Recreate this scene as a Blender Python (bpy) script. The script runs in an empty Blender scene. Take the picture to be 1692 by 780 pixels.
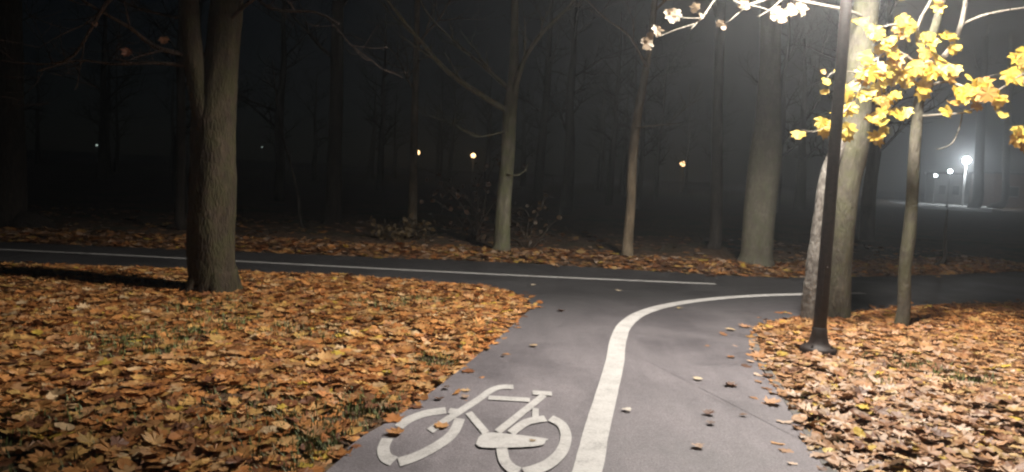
import bpy, bmesh, math, random
import numpy as np
from mathutils import Vector, Matrix, noise
from mathutils.geometry import delaunay_2d_cdt

# ------------------------------------------------------------------ camera, world, sun, exposure
scn = bpy.context.scene
col = scn.collection
cam_data = bpy.data.cameras.new('camera')
cam = bpy.data.objects.new('camera', cam_data); col.objects.link(cam)
cam_data.sensor_width = 36.0
cam_data.lens = 36.0 * 1303 / 1692
cam_data.clip_start = 0.05; cam_data.clip_end = 2000
PITCH, ROLL = math.radians(4.65), math.radians(2.8)
fwd = Vector((0, math.cos(PITCH), -math.sin(PITCH)))
up0 = Vector((0, math.sin(PITCH), math.cos(PITCH))); rt0 = Vector((1, 0, 0))
cu = math.cos(ROLL) * up0 - math.sin(ROLL) * rt0
cr = math.cos(ROLL) * rt0 + math.sin(ROLL) * up0
m = Matrix((cr, cu, -fwd)).transposed().to_4x4(); m.translation = (0, 0, 1.5)
cam.matrix_world = m
scn.camera = cam

world = bpy.data.worlds.new('World'); scn.world = world; world.use_nodes = True
wn = world.node_tree; wn.nodes.clear()
wo = wn.nodes.new('ShaderNodeOutputWorld'); bg = wn.nodes.new('ShaderNodeBackground')
sky = wn.nodes.new('ShaderNodeTexSky'); sky.sky_type = 'NISHITA'; sky.sun_disc = False
sky.sun_elevation = math.radians(18); sky.sun_rotation = math.radians(200)
sky.dust_density = 0.3; sky.ozone_density = 4.0   # a faint blue night sky
bg.inputs['Strength'].default_value = 0.0006
wn.links.new(sky.outputs[0], bg.inputs['Color']); wn.links.new(bg.outputs[0], wo.inputs['Surface'])

LAMP_POWER = 2250.0
scn.view_settings.view_transform = 'Standard'; scn.view_settings.look = 'None'
scn.view_settings.gamma = 1.0; scn.view_settings.exposure = 0.0
scn.render.engine = 'CYCLES'
scn.cycles.use_denoising = True
scn.cycles.adaptive_threshold = .03; scn.cycles.max_bounces = 4; scn.cycles.diffuse_bounces = 2; scn.cycles.volume_bounces = 0
scn.cycles.transparent_max_bounces = 8
scn.cycles.sample_clamp_indirect = 4.0
scn.cycles.pixel_filter_type = 'BLACKMAN_HARRIS'; scn.cycles.filter_width = 2.3

rng = np.random.default_rng(7)
random.seed(11)

# ------------------------------------------------------------------ helpers
def mesh_obj(name, verts, faces, mat, parent=None, smooth=True):
    me = bpy.data.meshes.new(name)
    me.from_pydata([tuple(v) for v in verts], [], faces)
    if smooth: me.polygons.foreach_set('use_smooth', [True] * len(me.polygons))
    me.update()
    if mat: me.materials.append(mat)
    o = bpy.data.objects.new(name, me); col.objects.link(o)
    if parent: o.parent = parent
    return o

def tag(o, label=None, cat=None, group=None, kind=None):
    if label: o['label'] = label
    if cat: o['category'] = cat
    if group: o['group'] = group
    if kind: o['kind'] = kind
    return o

def thing(name, label, cat, loc=(0, 0, 0), group=None):
    o = bpy.data.objects.new(name, None); col.objects.link(o); o.location = loc
    o.empty_display_size = 0.2
    return tag(o, label, cat, group)

class MB:
    """collects tubes, boxes and lathes for one mesh object; coordinates are world minus origin"""
    def __init__(s, origin=(0, 0, 0)): s.v = []; s.f = []; s.o = Vector(origin)
    def add(s, vs, fs):
        b = len(s.v); s.v += [Vector(p) - s.o for p in vs]; s.f += [tuple(b + i for i in f) for f in fs]
    def build(s, name, mat, parent=None, smooth=True): return mesh_obj(name, s.v, s.f, mat, parent, smooth)
    def box(s, a, b):
        (x0, y0, z0), (x1, y1, z1) = a, b
        s.add([(x0,y0,z0),(x1,y0,z0),(x1,y1,z0),(x0,y1,z0),(x0,y0,z1),(x1,y0,z1),(x1,y1,z1),(x0,y1,z1)],
              [(0,3,2,1),(4,5,6,7),(0,1,5,4),(1,2,6,5),(2,3,7,6),(3,0,4,7)])
    def lathe(s, c, prof, n=24):
        vs = []; fs = []
        for r, z in prof:
            for k in range(n):
                a = 2 * math.pi * k / n; vs.append((c[0] + r * math.cos(a), c[1] + r * math.sin(a), c[2] + z))
        for i in range(len(prof) - 1):
            for k in range(n):
                fs.append((i*n+k, i*n+(k+1) % n, (i+1)*n+(k+1) % n, (i+1)*n+k))
        fs.append(tuple(reversed(range(n)))); fs.append(tuple((len(prof)-1)*n + k for k in range(n)))
        s.add(vs, fs)
    def tube(s, pts, radii, seg=10, step=0.12, rough=0.0, freq=3.0, seed=0.0, oval=0.0):
        P = [Vector(p) for p in pts]; n = len(P)
        pos = []; rad = []
        for i in range(n - 1):
            p0 = P[max(i-1, 0)]; p1 = P[i]; p2 = P[i+1]; p3 = P[min(i+2, n-1)]
            k = max(1, int((p2 - p1).length / step))
            for j in range(k):
                t = j / k
                q = 0.5 * ((2*p1) + (p2-p0)*t + (2*p0-5*p1+4*p2-p3)*t*t + (3*p1-p0-3*p2+p3)*t*t*t)
                pos.append(q); rad.append(radii[i] + (radii[i+1]-radii[i]) * t)
        pos.append(P[-1]); rad.append(radii[-1])
        d0 = (pos[1] - pos[0]).normalized()
        ref = Vector((1, 0, 0)) if abs(d0.x) < 0.9 else Vector((0, 0, 1))
        u = (ref - d0 * ref.dot(d0)).normalized()
        vs = []; fs = []
        for i, q in enumerate(pos):
            d = (pos[min(i+1, len(pos)-1)] - pos[max(i-1, 0)]).normalized()
            u = (u - d * u.dot(d)).normalized(); w = d.cross(u)
            for k in range(seg):
                a = 2 * math.pi * k / seg
                r = rad[i]
                dirv = u * math.cos(a) + w * math.sin(a)
                if rough:
                    s1 = noise.noise(Vector((dirv.x*1.3 + seed, dirv.y*1.3, q.z*freq*0.45 + seed)))
                    s2 = noise.noise(Vector((dirv.x*4 + seed, dirv.y*4 + 7, q.z*freq*1.4)))
                    s3 = noise.noise(Vector((dirv.x*13 + seed, dirv.y*13 + 3, q.z*freq*3.2)))
                    r *= 1 + rough * (s1 + 0.55*s2 + 0.35*s3)
                if oval: r *= 1 + oval * math.cos(2*a + seed)
                vs.append(q + dirv * r)
        for i in range(len(pos) - 1):
            for k in range(seg):
                fs.append((i*seg+k, i*seg+(k+1) % seg, (i+1)*seg+(k+1) % seg, (i+1)*seg+k))
        fs.append(tuple(reversed(range(seg)))); fs.append(tuple((len(pos)-1)*seg + k for k in range(seg)))
        s.add(vs, fs)
        return pos, rad
    def grow(s, start, d, length, r, level, seg=6, droop=0.0, rs=random):
        """a limb that wanders, tapers and throws side twigs"""
        p = Vector(start); d = Vector(d).normalized(); pts = [p.copy()]; rad = [r]
        n = 6
        for i in range(n):
            d = (d + Vector((rs.uniform(-.22, .22), rs.uniform(-.22, .22), rs.uniform(-.15, .2) - droop))).normalized()
            p = p + d * length / n; pts.append(p.copy()); rad.append(max(r * (1 - (i+1) / n * 0.8), 0.003))
        s.tube(pts, rad, seg, step=max(0.1, length / 14))
        if level > 0:
            for i in range(1, n + 1):
                for _ in range(1 if rs.random() < .65 else 2):
                    dd = (pts[i] - pts[i-1]).normalized()
                    side = Vector((rs.uniform(-1, 1), rs.uniform(-1, 1), rs.uniform(-.3, .9))).normalized()
                    s.grow(pts[i], dd * 0.6 + side, length * rs.uniform(.35, .55), rad[i] * .62, level - 1, max(4, seg - 1), droop, rs)

# ------------------------------------------------------------------ materials
def new_mat(name):
    mt = bpy.data.materials.new(name); mt.use_nodes = True
    nt = mt.node_tree; b = nt.nodes['Principled BSDF']
    return mt, nt, b

def node(nt, typ, **kw):
    n = nt.nodes.new(typ)
    for k, v in kw.items(): setattr(n, k, v)
    return n

def ramp(nt, fac, stops):
    r = nt.nodes.new('ShaderNodeValToRGB')
    e = r.color_ramp.elements
    while len(e) < len(stops): e.new(0.5)
    for el, (p, c) in zip(e, stops): el.position = p; el.color = (*c, 1)
    nt.links.new(fac, r.inputs[0]); return r.outputs[0]

def noise_tex(nt, scale, detail=6, rough=.6, vec=None, dist=0.0):
    n = node(nt, 'ShaderNodeTexNoise'); n.inputs['Scale'].default_value = scale
    n.inputs['Detail'].default_value = detail; n.inputs['Roughness'].default_value = rough
    n.inputs['Distortion'].default_value = dist
    if vec is not None: nt.links.new(vec, n.inputs['Vector'])
    return n.outputs[0]

def mixc(nt, fac, a, b, mode='MIX'):
    n = node(nt, 'ShaderNodeMix', data_type='RGBA', blend_type=mode)
    for i, v in ((0, fac), (6, a), (7, b)):
        if isinstance(v, bpy.types.NodeSocket): nt.links.new(v, n.inputs[i])
        elif i == 0: n.inputs[i].default_value = v
        else: n.inputs[i].default_value = (*v, 1)
    return n.outputs[2]

def mth(nt, op, a, b=0.0, clamp=False):
    n = node(nt, 'ShaderNodeMath', operation=op); n.use_clamp = clamp
    for i, v in enumerate((a, b)):
        if isinstance(v, bpy.types.NodeSocket): nt.links.new(v, n.inputs[i])
        else: n.inputs[i].default_value = v
    return n.outputs[0]

def bump(nt, b, h, strength, dist):
    n = node(nt, 'ShaderNodeBump'); n.inputs['Strength'].default_value = strength; n.inputs['Distance'].default_value = dist
    nt.links.new(h, n.inputs['Height']); nt.links.new(n.outputs[0], b.inputs['Normal'])

def geo_pos(nt): return node(nt, 'ShaderNodeNewGeometry').outputs['Position']

def mapped(nt, vec, scale):
    mp = node(nt, 'ShaderNodeMapping'); mp.inputs['Scale'].default_value = scale
    nt.links.new(vec, mp.inputs['Vector']); return mp.outputs[0]

def bark_mat(name, c0, c1, c2, moss=None, moss_amt=0.0, zs=0.22, scale=14, pale=None, relief=.9):
    mt, nt, b = new_mat(name)
    p = geo_pos(nt); v = mapped(nt, p, (1, 1, zs))
    n1 = noise_tex(nt, scale, 8, .65, v, .6)
    n2 = noise_tex(nt, 3.0, 4, .6, p)
    c = ramp(nt, n1, [(.32, c0), (.5, c1), (.7, c2)])
    c = mixc(nt, mth(nt, 'MULTIPLY', ramp(nt, n2, [(.42, (0,0,0)), (.62, (1,1,1))]), .55), c, c0)
    if moss:
        n3 = noise_tex(nt, 5.5, 6, .7, p)
        c = mixc(nt, mth(nt, 'MULTIPLY', ramp(nt, n3, [(.42, (0,0,0)), (.6, (1,1,1))]), moss_amt), c, moss)
    if pale:
        n4 = noise_tex(nt, 9, 6, .7, mapped(nt, p, (1, 1, .6)))
        c = mixc(nt, ramp(nt, n4, [(.45, (0,0,0)), (.56, (1,1,1))]), c, pale)
    nt.links.new(c, b.inputs['Base Color']); b.inputs['Roughness'].default_value = .9
    b.inputs['Specular IOR Level'].default_value = .25
    vo = node(nt, 'ShaderNodeTexVoronoi', feature='DISTANCE_TO_EDGE'); vo.inputs['Scale'].default_value = scale * 1.6
    nt.links.new(v, vo.inputs['Vector'])
    h = mth(nt, 'ADD', n1, mth(nt, 'MULTIPLY', vo.outputs['Distance'], .9))
    bump(nt, b, h, relief, .03)
    return mt

bark_mossy = bark_mat('bark_mossy', (.02,.014,.010), (.045,.033,.022), (.078,.06,.04), (.04,.04,.015), .65, zs=.35, scale=18, relief=.6)
bark_grey  = bark_mat('bark_grey', (.075,.067,.05), (.17,.155,.115), (.27,.25,.19), (.13,.15,.06), .5)
bark_tan   = bark_mat('bark_tan', (.10,.075,.05), (.21,.165,.11), (.31,.25,.17))
bark_pale  = bark_mat('bark_pale', (.06,.052,.045), (.14,.125,.11), (.25,.23,.21), pale=(.21,.195,.175), scale=16, zs=.35)
bark_smooth = bark_mat('bark_smooth', (.085,.075,.058), (.135,.122,.096), (.19,.175,.14), (.10,.11,.06), .5, zs=.45, scale=20, relief=.5)
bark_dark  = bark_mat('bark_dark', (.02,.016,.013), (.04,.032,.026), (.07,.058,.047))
bark_twig  = bark_mat('bark_twig', (.03,.02,.016), (.055,.037,.028), (.085,.058,.045), scale=30)
bark_light_twig = bark_mat('bark_light_twig', (.18,.16,.13), (.28,.25,.21), (.36,.33,.28), scale=30)
bark_stem = bark_mat('bark_stem', (.05,.043,.034), (.10,.09,.07), (.15,.136,.106), (.085,.088,.045), .6, zs=.35, scale=20, relief=.6)

def leaf_mat(name, use_attr=True, translucent=.3, rough=.5):
    mt, nt, b = new_mat(name)
    if use_attr:
        a = node(nt, 'ShaderNodeAttribute', attribute_name='leaf_colour'); base = a.outputs['Color']
    else:
        base = node(nt, 'ShaderNodeObjectInfo').outputs['Color']
    n = noise_tex(nt, 38, 5, .65, geo_pos(nt))
    c = mixc(nt, .55, base, ramp(nt, n, [(.32, (.42,.35,.30)), (.42, (.85,.82,.8)), (.6, (1.1,1.1,1.1))]), 'MULTIPLY')
    nt.links.new(c, b.inputs['Base Color']); b.inputs['Roughness'].default_value = rough
    b.inputs['Specular IOR Level'].default_value = .35
    bump(nt, b, n, .35, .01)
    t = node(nt, 'ShaderNodeBsdfTranslucent'); nt.links.new(c, t.inputs['Color'])
    mx = node(nt, 'ShaderNodeMixShader'); mx.inputs[0].default_value = translucent
    nt.links.new(b.outputs[0], mx.inputs[1]); nt.links.new(t.outputs[0], mx.inputs[2])
    nt.links.new(mx.outputs[0], nt.nodes['Material Output'].inputs['Surface'])
    return mt
litter_mat = leaf_mat('litter_leaf', True, .12)
single_leaf_mat = leaf_mat('single_leaf', False, .12)
tree_leaf_mat = leaf_mat('tree_leaf', False, .38, .45)

def ground_mat():
    mt, nt, b = new_mat('forest_floor'); p = geo_pos(nt)
    n1 = noise_tex(nt, 9, 8, .7, p); n2 = noise_tex(nt, .7, 4, .6, p)
    vo = node(nt, 'ShaderNodeTexVoronoi'); vo.inputs['Scale'].default_value = 9; vo.inputs['Randomness'].default_value = 1
    nt.links.new(p, vo.inputs['Vector'])
    c = ramp(nt, n1, [(.3, (.05,.03,.018)), (.5, (.12,.068,.035)), (.72, (.20,.115,.055))])
    c2 = mixc(nt, .5, c, ramp(nt, vo.outputs['Color'], [(.2, (.03,.018,.01)), (.5, (.10,.055,.026)), (.85, (.2,.11,.05))]))
    c3 = mixc(nt, ramp(nt, n2, [(.5, (0,0,0)), (.66, (.8,.8,.8))]), c2, (.035,.045,.015))
    nt.links.new(c3, b.inputs['Base Color']); b.inputs['Roughness'].default_value = .95
    bump(nt, b, mth(nt, 'ADD', n1, vo.outputs['Distance']), .8, .05)
    return mt
floor_mat = ground_mat()

def asphalt_mat():
    mt, nt, b = new_mat('asphalt'); p = geo_pos(nt)
    sx = node(nt, 'ShaderNodeSeparateXYZ'); nt.links.new(p, sx.inputs[0])
    grain = noise_tex(nt, 160, 3, .7, p); mid = noise_tex(nt, 14, 6, .65, p)
    patch = noise_tex(nt, .9, 5, .62, p, .5); streak = noise_tex(nt, 2.2, 4, .6, mapped(nt, p, (2.2, .45, 1)))
    vo = node(nt, 'ShaderNodeTexVoronoi'); vo.inputs['Scale'].default_value = 110; nt.links.new(p, vo.inputs['Vector'])
    old = ramp(nt, grain, [(.3, (.122,.111,.12)), (.5, (.20,.184,.196)), (.72, (.285,.266,.28))])
    old = mixc(nt, .8, old, ramp(nt, patch, [(.3, (.55,.55,.56)), (.6, (1.12,1.1,1.1))]), 'MULTIPLY')
    old = mixc(nt, .4, old, ramp(nt, streak, [(.35, (.6,.6,.62)), (.65, (1.1,1.1,1.1))]), 'MULTIPLY')
    old = mixc(nt, .35, old, ramp(nt, mid, [(.35, (.6,.58,.58)), (.6, (1,1,1))]), 'MULTIPLY')
    agg = noise_tex(nt, 70, 2, .5, p)
    old = mixc(nt, .6, old, ramp(nt, agg, [(.36, (.62,.6,.6)), (.5, (1,1,1)), (.66, (1.3,1.3,1.3))]), 'MULTIPLY')
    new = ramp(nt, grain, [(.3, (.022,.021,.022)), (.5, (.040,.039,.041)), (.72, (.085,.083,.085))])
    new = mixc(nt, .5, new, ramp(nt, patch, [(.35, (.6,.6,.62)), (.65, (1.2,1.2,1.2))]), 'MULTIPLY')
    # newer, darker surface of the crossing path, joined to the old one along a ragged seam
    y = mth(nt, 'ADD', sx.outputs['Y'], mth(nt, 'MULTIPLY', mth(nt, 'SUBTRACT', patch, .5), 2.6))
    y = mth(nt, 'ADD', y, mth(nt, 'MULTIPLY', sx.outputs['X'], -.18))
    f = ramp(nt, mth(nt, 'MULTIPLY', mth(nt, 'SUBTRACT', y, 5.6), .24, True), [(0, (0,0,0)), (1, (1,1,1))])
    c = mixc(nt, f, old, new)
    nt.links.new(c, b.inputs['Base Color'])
    rr = ramp(nt, patch, [(.35, (.5,.5,.5)), (.65, (.78,.78,.78))]); nt.links.new(rr, b.inputs['Roughness'])
    b.inputs['Specular IOR Level'].default_value = .4
    h = mth(nt, 'ADD', mth(nt, 'MULTIPLY', vo.outputs['Distance'], .6), mth(nt, 'ADD', grain, mid))
    bump(nt, b, h, .45, .006)
    return mt
asphalt = asphalt_mat()

def paint_mat():
    mt, nt, b = new_mat('road_paint'); p = geo_pos(nt)
    n = noise_tex(nt, 60, 6, .75, p); n2 = noise_tex(nt, 5, 5, .65, p)
    w = mth(nt, 'ADD', mth(nt, 'MULTIPLY', n, .7), mth(nt, 'MULTIPLY', n2, .5))
    c = ramp(nt, w, [(.43, (.20,.19,.188)), (.51, (.37,.357,.347)), (.66, (.50,.487,.472))])
    nt.links.new(c, b.inputs['Base Color']); b.inputs['Roughness'].default_value = .7
    bump(nt, b, n, .4, .004)
    return mt
paint = paint_mat()

def concrete_mat():
    mt, nt, b = new_mat('concrete'); p = geo_pos(nt)
    n = noise_tex(nt, 22, 8, .7, p)
    nt.links.new(ramp(nt, n, [(.3, (.07,.065,.06)), (.55, (.16,.15,.14)), (.75, (.24,.23,.21))]), b.inputs['Base Color'])
    b.inputs['Roughness'].default_value = .9; bump(nt, b, n, .5, .01)
    return mt
concrete = concrete_mat()

def plain_mat(name, c, rough=.6, metal=0.0, var=.35, scale=18):
    mt, nt, b = new_mat(name); n = noise_tex(nt, scale, 6, .65, geo_pos(nt))
    lo = tuple(x * (1 - var) for x in c); hi = tuple(min(1, x * (1 + var)) for x in c)
    nt.links.new(ramp(nt, n, [(.35, lo), (.65, hi)]), b.inputs['Base Color'])
    b.inputs['Roughness'].default_value = rough; b.inputs['Metallic'].default_value = metal
    bump(nt, b, n, .15, .005)
    return mt
pole_paint = plain_mat('pole_paint', (.028,.019,.016), .62, 0, .45, 30)
grey_metal = plain_mat('grey_metal', (.35,.35,.35), .5)
grass_blade = plain_mat('grass_blade', (.13,.155,.045), .6, 0, .4, 7)
stem_mat = plain_mat('stem', (.06,.045,.03), .9)
pale_plaster = plain_mat('pale_plaster', (.45,.45,.44), .9)
brown_brick = plain_mat('brown_brick', (.16,.085,.06), .9, 0, .4, 3)
dark_glass = plain_mat('dark_glass', (.02,.022,.025), .15)
dark_roof = plain_mat('dark_roof', (.05,.045,.045), .8)

def glow_mat(name, c, s):
    mt, nt, b = new_mat(name)
    b.inputs['Base Color'].default_value = (.8, .8, .8, 1)
    b.inputs['Emission Color'].default_value = (*c, 1); b.inputs['Emission Strength'].default_value = s
    return mt
glow_white = glow_mat('glow_white', (1, .95, .86), 40)
glow_far_white = glow_mat('glow_far_white', (.93, .98, 1), 480)
glow_far_small = glow_mat('glow_far_small', (.9, .98, 1), 60)
glow_warm = glow_mat('glow_warm', (1, .60, .28), 6)
glow_faint = glow_mat('glow_faint', (.75, .95, .85), .8)

# ------------------------------------------------------------------ ground, paths, verges
def sheet(name, outline, z, mat, parent=None, thick=0.0):
    vs = [(x, y, z) for x, y in outline]; n = len(vs); fs = [tuple(range(n))]
    area = sum(outline[i][0]*outline[(i+1) % n][1] - outline[(i+1) % n][0]*outline[i][1] for i in range(n))
    if area < 0: fs = [tuple(reversed(range(n)))]
    if thick:
        vs += [(x, y, z - thick) for x, y in outline]
        for i in range(n):
            j = (i + 1) % n
            fs.append((i, n+i, n+j, j) if area > 0 else (j, n+j, n+i, i))
    o = mesh_obj(name, vs, fs, mat, parent, False)
    bm = bmesh.new(); bm.from_mesh(o.data); bmesh.ops.triangulate(bm, faces=[f for f in bm.faces if len(f.verts) > 4])
    bm.to_mesh(o.data); bm.free()
    return o

def smooth_line(pts, k=8):
    P = [Vector((p[0], p[1], 0)) for p in pts]; out = []
    for i in range(len(P) - 1):
        p0 = P[max(i-1, 0)]; p1 = P[i]; p2 = P[i+1]; p3 = P[min(i+2, len(P)-1)]
        for j in range(k):
            t = j / k
            q = 0.5 * ((2*p1) + (p2-p0)*t + (2*p0-5*p1+4*p2-p3)*t*t + (3*p1-p0-3*p2+p3)*t*t*t)
            out.append((q.x, q.y))
    out.append((P[-1].x, P[-1].y)); return out

tag(sheet('ground', [(-600, -200), (600, -200), (600, 900), (-600, 900)], -0.06, floor_mat), kind='structure')

LEFT = smooth_line([(-2.45,-5), (-1.6,0), (-0.851, 3.731), (-0.815, 4.065), (-0.767, 4.284), (-0.609, 4.744), (-0.356, 5.767), (-0.105, 6.926), (0.169, 8.255), (.26,8.9), (.12,9.6), (-.25,10.05), (-1.6,10.3), (-3.6,10.28), (-6.4,10.1), (-12,9.9), (-40,9.3)], 5)
RIGHT = smooth_line([(.15,-5), (.98,0), (1.72,4.06), (1.81,4.55), (1.97,5.52), (2.10,6.42), (2.24,7.13), (2.45,7.85), (2.85,8.55), (3.44,9.06), (4.54,9.77), (5.3,10.24), (7.33,11.15), (11,13.1), (22,20), (40,34)], 5)
FAR = smooth_line([(-40,12.0), (-12,12.3), (-7.8,12.45), (-4,12.7), (-.14,13.0), (1.95,12.85), (3.75,12.7), (5,13.0), (7,13.95), (10,15.7), (20,22.4), (37,36)], 5)
outline = LEFT + FAR + list(reversed(RIGHT))
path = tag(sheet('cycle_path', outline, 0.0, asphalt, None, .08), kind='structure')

def resample(pts, step):
    out = [pts[0]]; acc = 0.0
    for a, b in zip(pts, pts[1:]):
        L = math.dist(a, b); t = step - acc
        while t <= L:
            out.append((a[0] + (b[0]-a[0]) * t / L, a[1] + (b[1]-a[1]) * t / L)); t += step
        acc = (acc + L) % step
    return out
def ribbon(name, pts, w, z, parent, mat, ragged=0.003):
    pts = resample(pts, .12)
    vs = []; fs = []
    for i, (x, y) in enumerate(pts):
        a = pts[max(i-1, 0)]; b = pts[min(i+1, len(pts)-1)]
        d = Vector((b[0]-a[0], b[1]-a[1], 0)).normalized(); nrm = Vector((-d.y, d.x, 0))
        for s in (1, -1):
            off = w/2 + noise.noise(Vector((x*5 + 9*s, y*5, 2))) * ragged * 1.2
            vs.append((x + nrm.x*off*s, y + nrm.y*off*s, z))
    for i in range(len(pts) - 1): fs.append((2*i, 2*i+1, 2*i+3, 2*i+2))
    return mesh_obj(name, vs, fs, mat, parent, False)

ribbon('centre_line', smooth_line([(-38,10.75), (-20,11.2), (-7.5,11.47), (-4.8,11.47), (-2.1,11.4), (.5,11.4), (3.05,11.52)], 24), .13, .004, path, paint)
ribbon('centre_line', smooth_line([(-.95,-4), (-.28,0), (.44,3.9), (.54,4.47), (.71,5.37), (.88,6.28), (1.03,7.2), (1.2,7.95), (1.5,8.72), (1.98,9.43), (2.63,10.04), (3.32,10.51), (4.05,10.86), (5.2,11.35)], 14), .15, .004, path, paint)

# bicycle stencil: strokes in metres on the path, drawn out lengthwise as path stencils are
K = 2.1
def stroke(mb, pts, w, z=.004):
    q = [(x, y / K) for x, y in (smooth_line(pts, 6) if len(pts) > 2 else pts)]
    vs = []; fs = []
    for i, (x, y) in enumerate(q):
        a = q[max(i-1, 0)]; b = q[min(i+1, len(q)-1)]
        d = Vector((b[0]-a[0], b[1]-a[1], 0)).normalized(); nrm = Vector((-d.y, d.x, 0))
        for s in (1, -1): vs.append((x + nrm.x*w/2*s, (y + nrm.y*w/2*s) * K, z))
    for i in range(len(q) - 1): fs.append((2*i, 2*i+1, 2*i+3, 2*i+2))
    mb.add(vs, fs)
def blob(mb, pts, z=.004):
    q = smooth_line(list(pts) + [pts[0]], 5)[:-1]
    mb.add([(x, y, z) for x, y in q], [tuple(range(len(q)))])
bike = MB()
for i, (pts, w) in enumerate([
    ([(-0.598, 4.438), (-0.563, 4.574), (-0.477, 4.716), (-0.358, 4.799)], .062),
    ([(-0.631, 4.240), (-0.629, 4.094), (-0.596, 3.962), (-0.544, 3.906)], .062),
    ([(-0.518, 3.895), (-0.436, 3.995), (-0.344, 4.175), (-0.281, 4.379), (-0.259, 4.647)], .062),
    ([(-0.414, 4.396), (-0.286, 4.746), (-0.155, 5.097)], .052),
    ([(-0.155, 5.097), (-0.091, 5.291), (-0.020, 5.389), (0.061, 5.404)], .052),
    ([(-0.338, 4.791), (-0.268, 4.770)], .05),
    ([(-0.214, 4.768), (-0.094, 4.407)], .045),
    ([(-0.103, 5.112), (0.171, 5.104)], .045),
    ([(-0.027, 4.430), (0.268, 5.231)], .048),
    ([(0.194, 5.282), (0.324, 5.273)], .048),
    ([(0.049, 4.419), (0.143, 4.633), (0.259, 4.722)], .055),
    ([(0.203, 4.923), (0.198, 4.718)], .04),
    ([(0.291, 4.732), (0.353, 4.616), (0.365, 4.406), (0.327, 4.166), (0.257, 3.983), (0.179, 3.879), (0.118, 3.829)], .062),
    ([(0.001, 4.158), (0.017, 3.988), (0.052, 3.884), (0.092, 3.836)], .06)]):
    stroke(bike, pts, w, .004 + .0004 * i)
blob(bike, [(-0.142, 4.204), (-0.122, 4.344), (-0.049, 4.404), (0.236, 4.352), (0.244, 4.309), (0.210, 4.228), (0.058, 4.174), (-0.099, 4.152)], .0105)
bk = bike.build('bicycle_symbol', paint, path, False)

# concrete edging along both sides of the near path
def edging(name, pts, side):
    n = 0
    segs = [p for p in pts if p[1] < 8.6]
    acc = [segs[0]]; L = 0
    for a, b in zip(segs, segs[1:]):
        L += math.dist(a, b); acc.append(b)
        if L > .95:
            m_ = MB(); p0, p1 = acc[0], acc[-1]
            d = Vector((p1[0]-p0[0], p1[1]-p0[1], 0)).normalized(); nr = Vector((-d.y, d.x, 0)) * side
            g = d * .005; zt = .003 + random.uniform(-.006, .004)
            a0 = Vector((*p0, 0)) + g; a1 = Vector((*p1, 0)) - g
            q = [a0 + nr*.003, a1 + nr*.003, a1 + nr*.065, a0 + nr*.065]
            m_.add([(v.x, v.y, -.1) for v in q] + [(v.x, v.y, zt) for v in q],
                   [(0,3,2,1), (4,5,6,7), (0,1,5,4), (1,2,6,5), (2,3,7,6), (3,0,4,7)])
            o = m_.build(name, concrete, path, False)
            bmm = bmesh.new(); bmm.from_mesh(o.data); bmesh.ops.recalc_face_normals(bmm, faces=bmm.faces)
            bmm.to_mesh(o.data); bmm.free()
            acc = [b]; L = 0
edging('edging_stone', RIGHT[:50], -1)

def inside(poly, xy):
    x, y = xy[:, 0], xy[:, 1]; r = np.zeros(len(x), bool); n = len(poly)
    for i in range(n):
        x0, y0 = poly[i]; x1, y1 = poly[(i+1) % n]
        c = ((y0 > y) != (y1 > y)) & (x < (x1-x0) * (y-y0) / ((y1-y0) or 1e-9) + x0); r ^= c
    return r
def edge_dist(line, xy):
    best = np.full(len(xy), 1e9)
    for a, b in zip(line, line[1:]):
        a = np.array(a); b = np.array(b); ab = b - a
        t = np.clip(((xy - a) @ ab) / (ab @ ab + 1e-12), 0, 1)
        best = np.minimum(best, np.linalg.norm(xy - (a + t[:, None] * ab), axis=1))
    return best
def swell(xy):
    return np.array([noise.noise(Vector((x*.55, y*.55, 3.1))) * .045 + noise.noise(Vector((x*2.1, y*2.1, 9.7))) * .018 for x, y in xy])
def verge_z(line, xy):
    d = edge_dist(line, xy); t = np.clip(d / .55, 0, 1); t = t*t*(3-2*t)
    return -.025 + t * (.075 + swell(xy))

def verge(name, poly, line, step, box, bow=False):
    x0, x1, y0, y1 = box
    gx, gy = np.meshgrid(np.arange(x0, x1, step), np.arange(y0, y1, step))
    pts = np.stack([gx.ravel(), gy.ravel()], 1) + rng.uniform(-.3, .3, (gx.size, 2)) * step
    pts = pts[inside(poly, pts)]
    pts = pts[edge_dist(list(poly) + [poly[0]], pts) > step * .4]
    n = len(poly)
    allp = [Vector(p) for p in poly] + [Vector(p) for p in pts]
    v, e, f, *_ = delaunay_2d_cdt(allp, [(i, (i+1) % n) for i in range(n)], [], 1, 1e-5)
    xy = np.array([(p.x, p.y) for p in v])
    z = verge_z(line, xy)
    return tag(mesh_obj(name, [(a, b, c) for (a, b), c in zip(xy, z)], [tuple(q) for q in f], floor_mat), kind='structure')

LEFTV = [p for p in LEFT if p[0] > -16]
RIGHTV = [p for p in RIGHT if p[0] < 16]
FARV = [p for p in FAR if -22 < p[0] < 18]
poly_l = LEFTV + [(-16, -5)]
poly_r = RIGHTV + [(16, -5)]
poly_f = FARV + [(18, 24), (-22, 24)]
verge_l = verge('verge_left', poly_l, LEFTV, .3, (-16, 2, -5, 11))
verge_r = verge('verge_right', poly_r, RIGHTV, .3, (0, 16, -5, 18))
verge_f = verge('verge_far', poly_f, FARV, .45, (-22, 18, 12, 24))

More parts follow.
